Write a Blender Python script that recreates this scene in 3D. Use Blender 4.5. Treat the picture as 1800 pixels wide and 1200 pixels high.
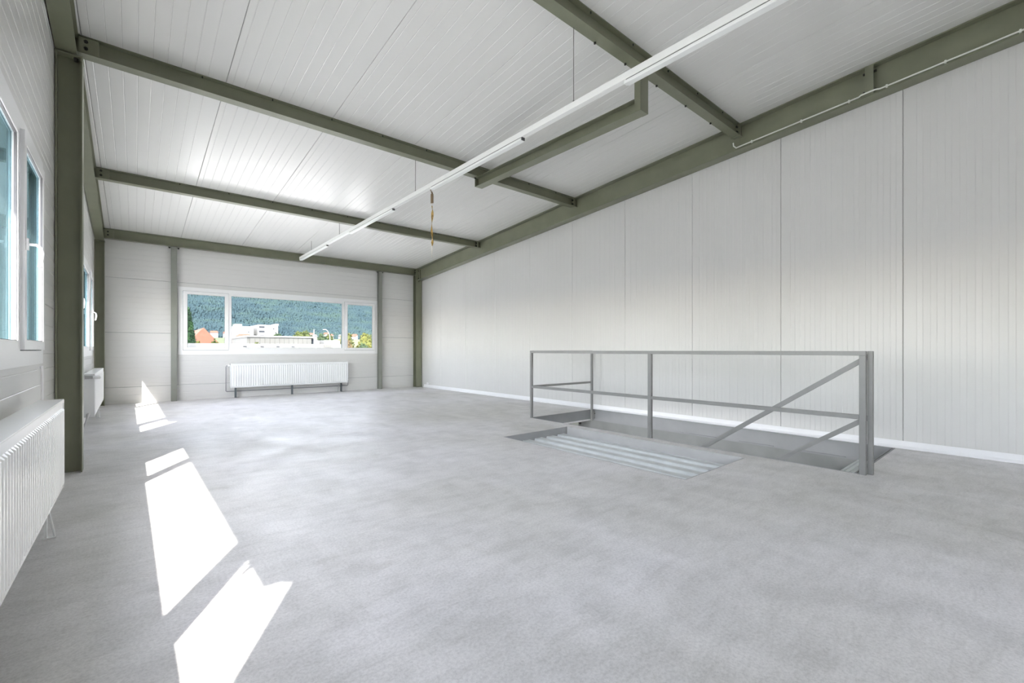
import bpy, bmesh, math, random
from mathutils import Vector
random.seed(7)
S = bpy.context.scene
for o in list(bpy.data.objects):
    bpy.data.objects.remove(o)
COL = S.collection
R = math.radians

# ------------------------------------------------------------------ camera
CAM_H = 1.12
cd = bpy.data.cameras.new('camera')
cd.sensor_width = 36.0
cd.lens = 781.2 / 1800 * 36
cd.shift_y = 15 / 1800
cd.clip_start = 0.02
cd.clip_end = 4000
cam = bpy.data.objects.new('camera', cd)
COL.objects.link(cam)
cam.location = (0, 0, CAM_H)
cam.rotation_euler = (math.pi / 2, 0, -0.70297)
S.camera = cam

# ------------------------------------------------------------------ world, sun, exposure
w = bpy.data.worlds.new('world')
S.world = w
w.use_nodes = True
wn = w.node_tree
wn.nodes.clear()
sky = wn.nodes.new('ShaderNodeTexSky')
sky.sky_type = 'NISHITA'
sky.sun_disc = False
sky.sun_elevation = R(44.7)
sky.sun_rotation = R(-150)
sky.dust_density = 0.6
sky.air_density = 1.0
sky.ozone_density = 1.0
hs = wn.nodes.new('ShaderNodeHueSaturation')
hs.inputs['Saturation'].default_value = 0.35
bg = wn.nodes.new('ShaderNodeBackground')
bg.inputs[1].default_value = 0.9
wo = wn.nodes.new('ShaderNodeOutputWorld')
wn.links.new(sky.outputs[0], hs.inputs['Color'])
tint = wn.nodes.new('ShaderNodeMix')      # warm hazy daylight
tint.data_type = 'RGBA'; tint.blend_type = 'MULTIPLY'
tint.inputs[0].default_value = 1.0
tint.inputs[7].default_value = (1.035, 1.0, 0.995, 1)
wn.links.new(hs.outputs[0], tint.inputs[6])
wn.links.new(tint.outputs[2], bg.inputs[0])
wn.links.new(bg.outputs[0], wo.inputs[0])

sd = bpy.data.lights.new('sun', 'SUN')
sd.energy = 9.0
sd.angle = R(0.53)
sd.color = (1.0, 0.95, 0.87)
sun = bpy.data.objects.new('sun', sd)
COL.objects.link(sun)
sun.rotation_euler = Vector((0.5, 0.876, -1.0)).to_track_quat('-Z', 'Y').to_euler()
sun.location = (-10, -17, 20)

S.view_settings.view_transform = 'Standard'
S.view_settings.look = 'None'
S.view_settings.exposure = 1.49
S.view_settings.gamma = 1
S.view_settings.use_curve_mapping = False
S.cycles.max_bounces = 16
S.cycles.diffuse_bounces = 12
S.cycles.glossy_bounces = 5
S.cycles.transparent_max_bounces = 16
S.cycles.sample_clamp_indirect = 8
S.cycles.caustics_reflective = False
S.cycles.caustics_refractive = False

# ------------------------------------------------------------------ materials
def mat(name, col, rough=0.5, metal=0.0, spec=0.5, bump=None, var=None, coat=0.0):
    """col linear rgb; bump=(scale,strength,dist); var=(scale, amount, detail)"""
    m = bpy.data.materials.new(name)
    m.use_nodes = True
    nt = m.node_tree
    b = nt.nodes['Principled BSDF']
    b.inputs['Base Color'].default_value = (*col, 1)
    b.inputs['Roughness'].default_value = rough
    b.inputs['Metallic'].default_value = metal
    b.inputs['Specular IOR Level'].default_value = spec
    b.inputs['Coat Weight'].default_value = coat
    tc = nt.nodes.new('ShaderNodeTexCoord')
    if var:
        n = nt.nodes.new('ShaderNodeTexNoise')
        n.inputs['Scale'].default_value = var[0]
        n.inputs['Detail'].default_value = var[2] if len(var) > 2 else 4
        nt.links.new(tc.outputs['Object'], n.inputs['Vector'])
        r = nt.nodes.new('ShaderNodeValToRGB')
        a = var[1]
        r.color_ramp.elements[0].position = 0.3
        r.color_ramp.elements[1].position = 0.7
        r.color_ramp.elements[0].color = (*[c * (1 - a) for c in col], 1)
        r.color_ramp.elements[1].color = (*[min(1, c * (1 + a)) for c in col], 1)
        nt.links.new(n.outputs['Fac'], r.inputs['Fac'])
        nt.links.new(r.outputs['Color'], b.inputs['Base Color'])
    if bump:
        n = nt.nodes.new('ShaderNodeTexNoise')
        n.inputs['Scale'].default_value = bump[0]
        n.inputs['Detail'].default_value = 5
        nt.links.new(tc.outputs['Object'], n.inputs['Vector'])
        bp = nt.nodes.new('ShaderNodeBump')
        bp.inputs['Strength'].default_value = bump[1]
        bp.inputs['Distance'].default_value = bump[2]
        nt.links.new(n.outputs['Fac'], bp.inputs['Height'])
        nt.links.new(bp.outputs['Normal'], b.inputs['Normal'])
    return m

def concrete():
    m = bpy.data.materials.new('concrete_floor')
    m.use_nodes = True
    nt = m.node_tree
    N, L = nt.nodes, nt.links
    b = N['Principled BSDF']
    tc = N.new('ShaderNodeTexCoord')
    def noise(scale, detail, rough=0.55, dist=0.0, stretch=None):
        n = N.new('ShaderNodeTexNoise')
        n.inputs['Scale'].default_value = scale
        n.inputs['Detail'].default_value = detail
        n.inputs['Roughness'].default_value = rough
        n.inputs['Distortion'].default_value = dist
        if stretch:
            mp = N.new('ShaderNodeMapping')
            mp.inputs['Scale'].default_value = stretch
            mp.inputs['Rotation'].default_value = (0, 0, 0.3)
            L.new(tc.outputs['Object'], mp.inputs['Vector'])
            L.new(mp.outputs['Vector'], n.inputs['Vector'])
        else:
            L.new(tc.outputs['Object'], n.inputs['Vector'])
        return n
    def ramp(src, stops):
        r = N.new('ShaderNodeValToRGB')
        e = r.color_ramp.elements
        e[0].position, e[0].color = stops[0][0], (*stops[0][1], 1)
        e[1].position, e[1].color = stops[1][0], (*stops[1][1], 1)
        for p_, c_ in stops[2:]:
            x = e.new(p_); x.color = (*c_, 1)
        L.new(src, r.inputs['Fac'])
        return r
    def mix(kind, fac, a, c):
        x = N.new('ShaderNodeMix'); x.data_type = 'RGBA'; x.blend_type = kind
        x.inputs[0].default_value = fac
        L.new(a, x.inputs[6]); L.new(c, x.inputs[7])
        return x.outputs[2]
    big = ramp(noise(0.55, 3, 0.5, 0.4).outputs['Fac'], [(0.32, (0.70, 0.69, 0.672)), (0.66, (0.82, 0.81, 0.83))])
    mid = ramp(noise(3.2, 6, 0.62, 0.5, (1, 0.55, 1)).outputs['Fac'], [(0.3, (0.84, 0.842, 0.838)), (0.62, (1, 1, 1))])
    fine = ramp(noise(75, 6, 0.75).outputs['Fac'], [(0.36, (0.80, 0.80, 0.80)), (0.58, (1, 1, 1))])
    streak = ramp(noise(3.2, 9, 0.75, 0.3, (1.0, 3.0, 1)).outputs['Fac'], [(0.38, (0.89, 0.89, 0.885)), (0.55, (1, 1, 1))])
    c = mix('MULTIPLY', 1, big.outputs['Color'], mid.outputs['Color'])
    c = mix('MULTIPLY', 1, c, fine.outputs['Color'])
    c = mix('MULTIPLY', 1, c, streak.outputs['Color'])
    # tiny dark specks
    v = N.new('ShaderNodeTexVoronoi'); v.inputs['Scale'].default_value = 2.1
    L.new(tc.outputs['Object'], v.inputs['Vector'])
    sp = ramp(v.outputs['Distance'], [(0.0, (0.42, 0.40, 0.37)), (0.025, (1, 1, 1))])
    c = mix('MULTIPLY', 0.75, c, sp.outputs['Color'])
    # wiped dull stains
    st = ramp(noise(1.35, 9, 0.72, 1.1).outputs['Fac'], [(0.60, (1, 1, 1)), (0.72, (0.80, 0.79, 0.765))])
    c = mix('MULTIPLY', 0.8, c, st.outputs['Color'])
    L.new(c, b.inputs['Base Color'])
    rr = ramp(noise(2.4, 5).outputs['Fac'], [(0.3, (0.42,) * 3), (0.7, (0.62,) * 3)])
    L.new(rr.outputs['Color'], b.inputs['Roughness'])
    b.inputs['Specular IOR Level'].default_value = 0.22
    bp = N.new('ShaderNodeBump'); bp.inputs['Strength'].default_value = 0.25; bp.inputs['Distance'].default_value = 0.004
    L.new(noise(22, 8, 0.7).outputs['Fac'], bp.inputs['Height'])
    L.new(bp.outputs['Normal'], b.inputs['Normal'])
    return m

def glass():
    m = bpy.data.materials.new('window_glass')
    m.use_nodes = True
    nt = m.node_tree
    nt.nodes.clear()
    o = nt.nodes.new('ShaderNodeOutputMaterial')
    mx = nt.nodes.new('ShaderNodeMixShader')
    fr = nt.nodes.new('ShaderNodeFresnel')
    # same reflectance on both faces of the thin pane
    ge = nt.nodes.new('ShaderNodeNewGeometry')
    mi = nt.nodes.new('ShaderNodeMix'); mi.inputs[2].default_value = 1.55; mi.inputs[3].default_value = 1 / 1.55
    nt.links.new(ge.outputs['Backfacing'], mi.inputs[0]); nt.links.new(mi.outputs[0], fr.inputs['IOR'])
    tr = nt.nodes.new('ShaderNodeBsdfTransparent'); tr.inputs[0].default_value = (0.955, 0.96, 0.96, 1)
    gl = nt.nodes.new('ShaderNodeBsdfGlossy'); gl.inputs['Roughness'].default_value = 0.02; gl.inputs[0].default_value = (0.42, 0.64, 0.70, 1)   # coated pane
    nt.links.new(fr.outputs[0], mx.inputs[0])
    nt.links.new(tr.outputs[0], mx.inputs[1])
    nt.links.new(gl.outputs[0], mx.inputs[2])
    nt.links.new(mx.outputs[0], o.inputs[0])
    return m

M = dict(
    concrete=concrete(),
    panel=mat('white_sandwich_panel', (0.68, 0.678, 0.662), 0.31, spec=0.34, bump=(1.6, 0.10, 0.003)),
    roof_panel=mat('white_roof_panel', (0.77, 0.768, 0.75), 0.27, spec=0.5, bump=(1.3, 0.18, 0.004)),
    backing=mat('wall_core', (0.25, 0.25, 0.25), 0.9),
    outside=mat('outer_wall_sheet', (0.05, 0.085, 0.10), 0.6),
    steel=mat('grey_green_steel_paint', (0.195, 0.205, 0.14), 0.34, spec=0.6, var=(3, 0.08), bump=(60, 0.06, 0.002)),
    bolt=mat('dark_bolt_steel', (0.03, 0.03, 0.025), 0.5, 0.3),
    post=mat('grey_wall_post_paint', (0.24, 0.25, 0.22), 0.4, var=(3, 0.06)),
    guard=mat('grey_guard_paint', (0.24, 0.24, 0.232), 0.4, var=(8, 0.06), bump=(40, 0.08, 0.002)),
    pit=mat('grey_edging_steel', (0.36, 0.365, 0.37), 0.45, var=(4, 0.06)),
    pitplate=mat('dull_steel_plate', (0.23, 0.235, 0.24), 0.5, var=(4, 0.06)),
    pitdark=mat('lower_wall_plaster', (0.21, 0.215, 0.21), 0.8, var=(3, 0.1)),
    edge=mat('pale_edging_steel', (0.50, 0.50, 0.495), 0.45, var=(4, 0.06)),
    deck=mat('galvanised_deck', (0.58, 0.61, 0.61), 0.45, 0.0, var=(9, 0.08)),
    clad=mat('window_outer_cladding', (0.035, 0.07, 0.08), 0.5),
    pvc=mat('white_window_profile', (0.86, 0.865, 0.87), 0.28),
    gasket=mat('grey_window_gasket', (0.12, 0.12, 0.125), 0.6),
    rad=mat('white_radiator_enamel', (0.86, 0.87, 0.87), 0.25),
    chrome=mat('brushed_chrome', (0.5, 0.5, 0.5), 0.3, 0.9),
    pipe=mat('grey_pipe', (0.22, 0.23, 0.24), 0.4, 0.2),
    legs=mat('dark_grey_foot', (0.12, 0.14, 0.15), 0.5),
    base=mat('white_base_flashing', (0.88, 0.885, 0.9), 0.35),
    lamp=mat('white_lamp_enamel', (0.87, 0.88, 0.86), 0.3),
    diff=mat('opal_lamp_cover', (0.88, 0.9, 0.88), 0.35),
    gap=mat('lamp_joint', (0.12, 0.12, 0.12), 0.6),
    wire=mat('thin_steel_wire', (0.12, 0.12, 0.11), 0.5),
    cable=mat('white_cable_sleeve', (0.8, 0.82, 0.76), 0.4),
    paper=mat('brown_card', (0.20, 0.14, 0.08), 0.7),
    amber=mat('amber_sticky_strip', (0.42, 0.27, 0.07), 0.3, var=(30, 0.5)),
    wax=mat('pale_wax', (0.85, 0.82, 0.74), 0.3),
    glass=glass(),
)

# ------------------------------------------------------------------ mesh helpers
class MB:
    def __init__(s, xf=None):
        s.v, s.f, s.xf = [], [], xf
    def add(s, vs, fs):
        k = len(s.v)
        s.v += [tuple(p) for p in vs]
        s.f += [tuple(i + k for i in f) for f in fs]
        return s
    def box(s, x0, y0, z0, x1, y1, z1, bev=0.0):
        x0, x1 = min(x0, x1), max(x0, x1); y0, y1 = min(y0, y1), max(y0, y1); z0, z1 = min(z0, z1), max(z0, z1)
        if bev:
            b = bev
            # chamfered box: octagonal cross section on every axis (24 vertices)
            vs = []
            for sx, X in ((1, x0), (-1, x1)):
                for sy, Y in ((1, y0), (-1, y1)):
                    for sz, Z in ((1, z0), (-1, z1)):
                        vs += [(X, Y + sy * b, Z + sz * b), (X + sx * b, Y, Z + sz * b), (X + sx * b, Y + sy * b, Z)]
            bm = bmesh.new()
            for p in vs: bm.verts.new(p)
            r = bmesh.ops.convex_hull(bm, input=bm.verts)
            bmesh.ops.dissolve_limit(bm, angle_limit=0.02, verts=bm.verts, edges=bm.edges)
            bm.verts.index_update()
            s.add([v.co[:] for v in bm.verts], [[v.index for v in f.verts] for f in bm.faces])
            bm.free()
            return s
        return s.add([(x0, y0, z0), (x1, y0, z0), (x1, y1, z0), (x0, y1, z0), (x0, y0, z1), (x1, y0, z1), (x1, y1, z1), (x0, y1, z1)],
                     [(0, 3, 2, 1), (4, 5, 6, 7), (0, 1, 5, 4), (1, 2, 6, 5), (2, 3, 7, 6), (3, 0, 4, 7)])
    def prism(s, A, B):
        n = len(A)
        return s.add(list(A) + list(B), [tuple(range(n - 1, -1, -1)), tuple(range(n, 2 * n))] +
                     [(i, (i + 1) % n, (i + 1) % n + n, i + n) for i in range(n)])
    def tube(s, pts, r, n=8):
        pts = [Vector(p) for p in pts]
        rr = r if isinstance(r, (list, tuple)) else [r] * len(pts)
        k = len(s.v)
        prev = None
        for i, p in enumerate(pts):
            d = (pts[min(i + 1, len(pts) - 1)] - pts[max(i - 1, 0)]).normalized()
            if prev is None:
                a = d.orthogonal().normalized()
            else:
                a = (prev - d * prev.dot(d)).normalized()
            prev = a
            b = d.cross(a)
            for j in range(n):
                t = 2 * math.pi * j / n
                s.v.append(tuple(p + (a * math.cos(t) + b * math.sin(t)) * rr[i]))
        for i in range(len(pts) - 1):
            for j in range(n):
                s.f.append((k + i * n + j, k + i * n + (j + 1) % n, k + (i + 1) * n + (j + 1) % n, k + (i + 1) * n + j))
        s.f.append(tuple(k + j for j in range(n - 1, -1, -1)))
        s.f.append(tuple(k + (len(pts) - 1) * n + j for j in range(n)))
        return s
    def cyl(s, c, axis, r, L, n=10):
        c = Vector(c); a = Vector(axis).normalized() * L / 2
        return s.tube([c - a, c + a], r, n)
    def beam(s, p0, p1, hgt, wid, tw, tf, web_off=0.0):
        """I section whose top edge runs p0 -> p1, section plane vertical"""
        p0, p1 = Vector(p0), Vector(p1)
        d = Vector((p1.x - p0.x, p1.y - p0.y, 0)).normalized()
        n = Vector((d.y, -d.x, 0))
        W, T = wid / 2, tw / 2
        pr = [(-W, 0), (W, 0), (W, -tf), (T + web_off, -tf), (T + web_off, -hgt + tf), (W, -hgt + tf), (W, -hgt), (-W, -hgt),
              (-W, -hgt + tf), (-T + web_off, -hgt + tf), (-T + web_off, -tf), (-W, -tf)]
        A = [p0 + n * a + Vector((0, 0, b)) for a, b in pr]
        B = [p1 + n * a + Vector((0, 0, b)) for a, b in pr]
        return s.prism(A, B)
    def build(s, name, m, parent=None, smooth=False):
        me = bpy.data.meshes.new(name)
        off = Vector((0, 0, 0))
        vs = s.v
        if s.xf:
            vs = [s.xf(*p) for p in vs]
        if parent is not None:
            off = Vector(parent.get('_base', (0, 0, 0)))
            o_ = parent
            vs = [(p[0] - off.x, p[1] - off.y, p[2] - off.z) for p in vs]
        me.from_pydata([tuple(p) for p in vs], [], s.f)
        bm = bmesh.new(); bm.from_mesh(me)
        bmesh.ops.recalc_face_normals(bm, faces=bm.faces)
        bm.to_mesh(me); bm.free()
        if smooth:
            for p in me.polygons: p.use_smooth = True
        me.materials.append(M[m] if isinstance(m, str) else m)
        o = bpy.data.objects.new(name, me)
        COL.objects.link(o)
        if parent is not None:
            o.parent = parent
            o['_base'] = tuple(off)
        return o

def thing(name, label, cat, loc=(0, 0, 0), group=None):
    o = bpy.data.objects.new(name, None)
    COL.objects.link(o)
    o.location = loc
    o.empty_display_size = 0.1
    o['_base'] = tuple(loc)
    o['label'] = label; o['category'] = cat
    if group: o['group'] = group
    return o
def tag(o, label, cat, group=None, kind=None):
    o['label'] = label; o['category'] = cat
    if group: o['group'] = group
    if kind: o['kind'] = kind
    return o
def struct(o, label=None):
    o['kind'] = 'structure'
    if label: o['label'] = label
    return o

# ------------------------------------------------------------------ room dimensions
XR = 6.68            # right wall face
YF = 12.30           # far wall face
YB = -6.9            # wall behind the camera
SL = 0.0771          # roof slope
ZC = lambda y: 3.575 + SL * (YF - y)
def LW(x, y, z):     # the window wall runs slightly out of square
    return (x - 0.0109 * (y - 9), y, z)
WX = -0.59           # left wall face at y = 9

# floor slab with the two openings
def slab(xs, ys, holes, z0, z1):
    mb = MB()
    def solid(i, j):
        if i < 0 or j < 0 or i >= len(xs) - 1 or j >= len(ys) - 1: return False
        cx, cy = (xs[i] + xs[i + 1]) / 2, (ys[j] + ys[j + 1]) / 2
        return not any(h[0] < cx < h[1] and h[2] < cy < h[3] for h in holes)
    for i in range(len(xs) - 1):
        for j in range(len(ys) - 1):
            if not solid(i, j): continue
            x0, x1, y0, y1 = xs[i], xs[i + 1], ys[j], ys[j + 1]
            mb.add([(x0, y0, z1), (x1, y0, z1), (x1, y1, z1), (x0, y1, z1)], [(0, 1, 2, 3)])
            mb.add([(x0, y0, z0), (x1, y0, z0), (x1, y1, z0), (x0, y1, z0)], [(3, 2, 1, 0)])
            for di, dj, e in ((-1, 0, ((x0, y0), (x0, y1))), (1, 0, ((x1, y1), (x1, y0))), (0, -1, ((x1, y0), (x0, y0))), (0, 1, ((x0, y1), (x1, y1)))):
                if not solid(i + di, j + dj):
                    (a, b), (c, d) = e
                    mb.add([(a, b, z0), (c, d, z0), (c, d, z1), (a, b, z1)], [(0, 1, 2, 3)])
    return mb
PX0, PX1, PY0, PY1 = 4.985, 6.60, 1.04, 5.42      # stair pit
CX0, CX1, CY0, CY1 = 3.62, 4.82, 1.955, 4.44      # small opening
slab([-0.9, CX0, CX1, PX0, PX1, 6.9], [YB - 0.1, PY0, CY0, CY1, PY1, 12.45],
     [(PX0, PX1, PY0, PY1), (CX0, CX1, CY0, CY1)], -0.2, 0.0)
f_ = slab([-0.9, CX0, CX1, PX0, PX1, 6.9], [YB - 0.1, PY0, CY0, CY1, PY1, 12.45],
          [(PX0, PX1, PY0, PY1), (CX0, CX1, CY0, CY1)], -0.2, 0.0).build('floor', 'concrete')
struct(f_)

# storey below: walls and floor seen or lit through the pit
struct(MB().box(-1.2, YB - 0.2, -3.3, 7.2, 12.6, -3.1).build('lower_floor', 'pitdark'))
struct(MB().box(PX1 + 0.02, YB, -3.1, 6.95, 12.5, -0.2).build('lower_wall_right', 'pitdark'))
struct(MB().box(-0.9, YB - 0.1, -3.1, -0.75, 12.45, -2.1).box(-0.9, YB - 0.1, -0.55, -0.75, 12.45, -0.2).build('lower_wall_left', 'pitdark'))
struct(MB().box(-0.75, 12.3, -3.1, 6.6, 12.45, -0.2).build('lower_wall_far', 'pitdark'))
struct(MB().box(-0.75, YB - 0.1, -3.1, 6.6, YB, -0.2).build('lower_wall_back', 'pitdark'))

# steel edging round the openings
t = 0.008
struct(MB().box(PX1 - t, PY0, -0.20, PX1, PY1, 0.004).build('trim_1', 'pitplate'), 'grey steel edging plate of the stair pit beside the wall')
struct(MB().box(PX0, PY1 - t, -0.17, PX1 - t, PY1, 0.002).build('trim_2', 'pitplate'), 'grey steel edging plate at the far end of the stair pit')
mb = MB().box(PX0, PY0, -0.2, PX1 - t, PY0 + 0.012, 0.004)
mb.box(PX0, PY0 + 0.03, -0.05, PX1 - t, PY0 + 0.042, -0.006)
struct(mb.build('trim_3', 'pitplate'), 'double steel angle at the near end of the stair pit')
struct(MB().box(PX0, PY0 + 0.012, -0.2, PX0 + t, PY1 - t, 0.003).build('trim_4', 'pit'), 'grey steel edging along the open side of the stair pit')
struct(MB().box(CX1 - t, CY0, -0.2, CX1, CY1, 0.003).build('trim_5', 'edge'), 'grey steel edging on the pit side of the small floor opening')
struct(MB().box(CX0, CY1 - t, -0.2, CX1 - t, CY1, 0.002).build('trim_6', 'pit'), 'grey steel edging at the far end of the small floor opening')
mb = MB().box(CX0, CY0, -0.2, CX1 - t, CY0 + t, 0.002)
struct(mb.build('trim_7', 'pit'), 'grey steel edging at the near end of the small floor opening')
struct(MB().box(CX0, CY0 + t, -0.2, CX0 + t, CY1 - t, 0.002).build('trim_8', 'pit'), 'grey steel edging along the room side of the small floor opening')
# shadow joint and flashing under the wall side plate
mb = MB()
for y0, y1 in ((1.5, 2.0), (2.3, 2.75), (2.95, 3.5), (3.6, 3.75)):
    mb.box(PX1 - t - 0.012, y0, -0.185, PX1 - t, y1, -0.178)
struct(mb.build('trim_9', 'pitplate'), 'thin broken steel lip low on the wall side edging plate')

# ribbed metal deck in the small opening
deck = thing('ribbed_deck', 'pale ribbed steel sheet lying sunk in the small floor opening', 'metal sheet', ((CX0 + CX1) / 2, (CY0 + CY1) / 2, -0.19))
MB().box(CX0 + t, CY0 + t, -0.19, CX1 - t, CY1 - t, -0.178).build('base_sheet', 'deck', deck)
for k in range(5):
    x0 = 3.715 + 0.2235 * k
    x1 = min(x0 + 0.128, CX1 - 0.012)
    a = [(x0 - 0.03, -0.178), (x0, -0.088), (x0 + 0.012, -0.083), (x0 + 0.024, -0.088), (x1 - 0.024, -0.088), (x1 - 0.012, -0.083), (x1, -0.088), (min(x1 + 0.03, CX1 - 0.01), -0.178)]
    MB().prism([(x, CY0 + 0.02, z) for x, z in a], [(x, CY1 - 0.012, z) for x, z in a]).build('rib', 'deck', deck)

# ------------------------------------------------------------------ relief panels
def profile(u0, u1, period=0.114, dep=0.0032, sl=0.006, g=0.0024, off=0.0, vee=False):
    """front line of one microribbed sheet from u0 to u1 (gap g at both ends)"""
    a, b = u0 + g, u1 - g
    pts = [(a, 0.014), (a, 0.003), (a + 0.005, 0.0)]
    u = u0 + off + period * 0.5
    while u + period * 0.5 < b - 0.02:
        if u > a + 0.02 and vee:
            pts += [(u, 0.0), (u + 0.0045, dep), (u + 0.009, 0.0)]
        elif u > a + 0.02:
            pts += [(u, 0.0), (u + sl, dep), (u + period * 0.5 - sl, dep), (u + period * 0.5, 0.0)]
        u += period
    pts += [(b - 0.005, 0.0), (b, 0.003), (b, 0.014)]
    return pts
def clip(pts, lo, hi):
    o = []
    for u, d in pts:
        if u < lo: u = lo
        if u > hi: u = hi
        if o and abs(o[-1][0] - u) < 1e-6 and abs(o[-1][1] - d) < 1e-6: continue
        o.append((u, d))
    out = []
    for p in o:
        if len(out) >= 2 and abs(out[-1][0] - p[0]) < 1e-6 and abs(out[-2][0] - p[0]) < 1e-6:
            out[-1] = p
        else: out.append(p)
    out[0] = (out[0][0], 0.014); out[-1] = (out[-1][0], 0.014)
    return out
def relief(pts, P, v0, v1, parent, m='panel', xf=None, name='wall_panel', th=0.022):
    """P(u, v, d) -> xyz; d = depth behind the face"""
    f0 = v0 if callable(v0) else (lambda u: v0)
    f1 = v1 if callable(v1) else (lambda u: v1)
    mb = MB(xf)
    n = len(pts)
    vs, fs = [], []
    for u, d in pts:
        vs += [P(u, f0(u), d), P(u, f1(u), d)]
    ub, ue = pts[0][0], pts[-1][0]
    k = len(vs)
    vs += [P(ub, f0(ub), th), P(ub, f1(ub), th), P(ue, f0(ue), th), P(ue, f1(ue), th)]
    for i in range(n - 1):
        fs.append((2 * i, 2 * i + 2, 2 * i + 3, 2 * i + 1))
    fs += [(k, 0, 1, k + 1), (2 * n - 2, k + 2, k + 3, 2 * n - 1), (k, k + 1, k + 3, k + 2)]
    fs.append(tuple([2 * i + 1 for i in range(n)] + [k + 3, k + 1]))
    fs.append(tuple([2 * i for i in range(n - 1, -1, -1)] + [k, k + 2]))
    mb.add(vs, fs)
    return mb.build(name, m, parent)

# right wall: tall vertical panels
wr = struct(MB().prism([(XR + 0.022, YB, 0), (XR + 0.12, YB, 0), (XR + 0.12, 12.45, 0), (XR + 0.022, 12.45, 0)],
                       [(XR + 0.022, YB, ZC(YB)), (XR + 0.12, YB, ZC(YB)), (XR + 0.12, 12.45, ZC(12.45)), (XR + 0.022, 12.45, ZC(12.45))]).build('wall_right', 'backing'))
y = 0.985 - 1.257 * 7
while y < YF - 0.05:
    y1 = min(y + 1.257, YF)
    y0 = max(y, YB)
    if y1 - y0 > 0.2:
        relief(clip(profile(y, y + 1.257, 1.257 / 11), y0, y1), lambda u, v, d: (XR + d, u, v), 0.0, lambda u: ZC(u) - 0.002, wr)
    y += 1.257
# base flashing
def flash(mb, y0, y1, x=XR):
    a = [(x, 0.0), (x - 0.035, 0.0), (x - 0.034, 0.008), (x - 0.018, 0.03), (x - 0.008, 0.07), (x - 0.004, 0.085), (x, 0.085)]
    return mb.prism([(p, y0, q) for p, q in a], [(p, y1, q) for p, q in a])
struct(flash(MB(), YB, 12.0).build('baseboard_right', 'base'), 'white curved flashing along the foot of the ribbed wall')

# windows on the two outer walls, described along the wall
WIN_Z0, WIN_Z1 = 1.02, 2.53
ROWS = [(0.0, 0.345), (0.345, 1.485), (1.485, 2.62), (2.62, 3.76), (3.76, 4.90), (4.90, 5.3)]
def hpanels(parent, P, u0, u1, wins, ztop, xf=None, m='panel'):
    """horizontal panels: run u0..u1, split by window openings [(a,b)]"""
    for r0, r1 in ROWS:
        if r0 >= ztop - 0.03: break
        full = profile(r0, r1, 0.114, vee=True)
        if r0 == 0: full = profile(r1 - 1.14, r1, 0.114, vee=True)
        def piece(a, b, lo, hi):
            if b - a < 0.05 or hi - lo < 0.02: return
            relief(clip(full, lo + (0.002 if lo != r0 else 0), hi), lambda u, v, d: P(v, u, d), a, b, parent, m, xf)
        hi = min(r1, ztop)
        if r1 <= WIN_Z0 or r0 >= WIN_Z1:
            piece(u0, u1, r0, hi); continue
        cuts = [u0] + [c for wv in wins for c in wv] + [u1]
        for k in range(0, len(cuts), 2):
            piece(cuts[k], cuts[k + 1], r0, hi)
        for a, b in wins:
            if r0 < WIN_Z0: piece(a, b, r0, min(hi, WIN_Z0))
            if hi > WIN_Z1: piece(a, b, max(r0, WIN_Z1), hi)

# far wall
FW = (0.72, 5.33)
mb = MB()
D = 0.022
for a, b, c, d in ((-0.9, 0, FW[0], 3.7), (FW[1], 0, XR, 3.7), (FW[0], 0, FW[1], WIN_Z0), (FW[0], WIN_Z1, FW[1], 3.7)):
    mb.box(a, YF + D, b, c, YF + 0.12, d)
wf = struct(mb.build('wall_far', 'outside'))
hpanels(wf, lambda u, v, d: (u, YF + d, v), -0.66, XR, [FW], 3.58)

# left wall
LWIN = [(-6.155, -1.545), (0.245, 4.855), (6.645, 11.255)]  # first span is the added fill light opening
mb = MB(LW)
for (a, b) in ((YB, LWIN[0][0]), (LWIN[0][1], LWIN[1][0]), (LWIN[1][1], LWIN[2][0]), (LWIN[2][1], 12.45)):
    mb.box(WX - 0.12, a, 0, WX - D, b, 5.2 if a < 0 else 4.6)
for a, b in LWIN:
    mb.box(WX - 0.12, a, 0, WX - D, b, WIN_Z0)
    mb.box(WX - 0.12, a, WIN_Z1, WX - D, b, 5.15 if a < 0 else 4.7)
wl = struct(mb.build('wall_left', 'outside'))
hpanels(wl, lambda u, v, d: (WX - d, u, v), YB, YF, LWIN, 5.2, LW)

# back wall (behind the camera)
struct(MB().box(-0.7, YB - 0.15, 0, XR, YB, 5.2).build('wall_back', 'panel'))

# ceiling: panels follow the slope
cl = struct(MB().prism([(-0.9, YB - 0.15, ZC(YB - 0.15) + 0.022), (6.85, YB - 0.15, ZC(YB - 0.15) + 0.022), (6.85, YB - 0.15, ZC(YB) + 0.14), (-0.9, YB - 0.15, ZC(YB) + 0.14)],
                       [(-0.9, 12.45, ZC(12.45) + 0.022), (6.85, 12.45, ZC(12.45) + 0.022), (6.85, 12.45, ZC(12.45) + 0.14), (-0.9, 12.45, ZC(12.45) + 0.14)]).build('ceiling', 'backing'))
x = 0.765 - 1.155 * 2
while x < 6.8:
    a, b = max(x, -0.88), min(x + 1.155, 6.84)
    if b - a > 0.06:
        relief(clip(profile(x, x + 1.155, 1.155 / 10, vee=True), a, b), lambda u, v, d: (u, v, ZC(v) + d), YB - 0.1, 12.42, cl, 'roof_panel', name='ceiling_panel')
    x += 1.155

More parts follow.
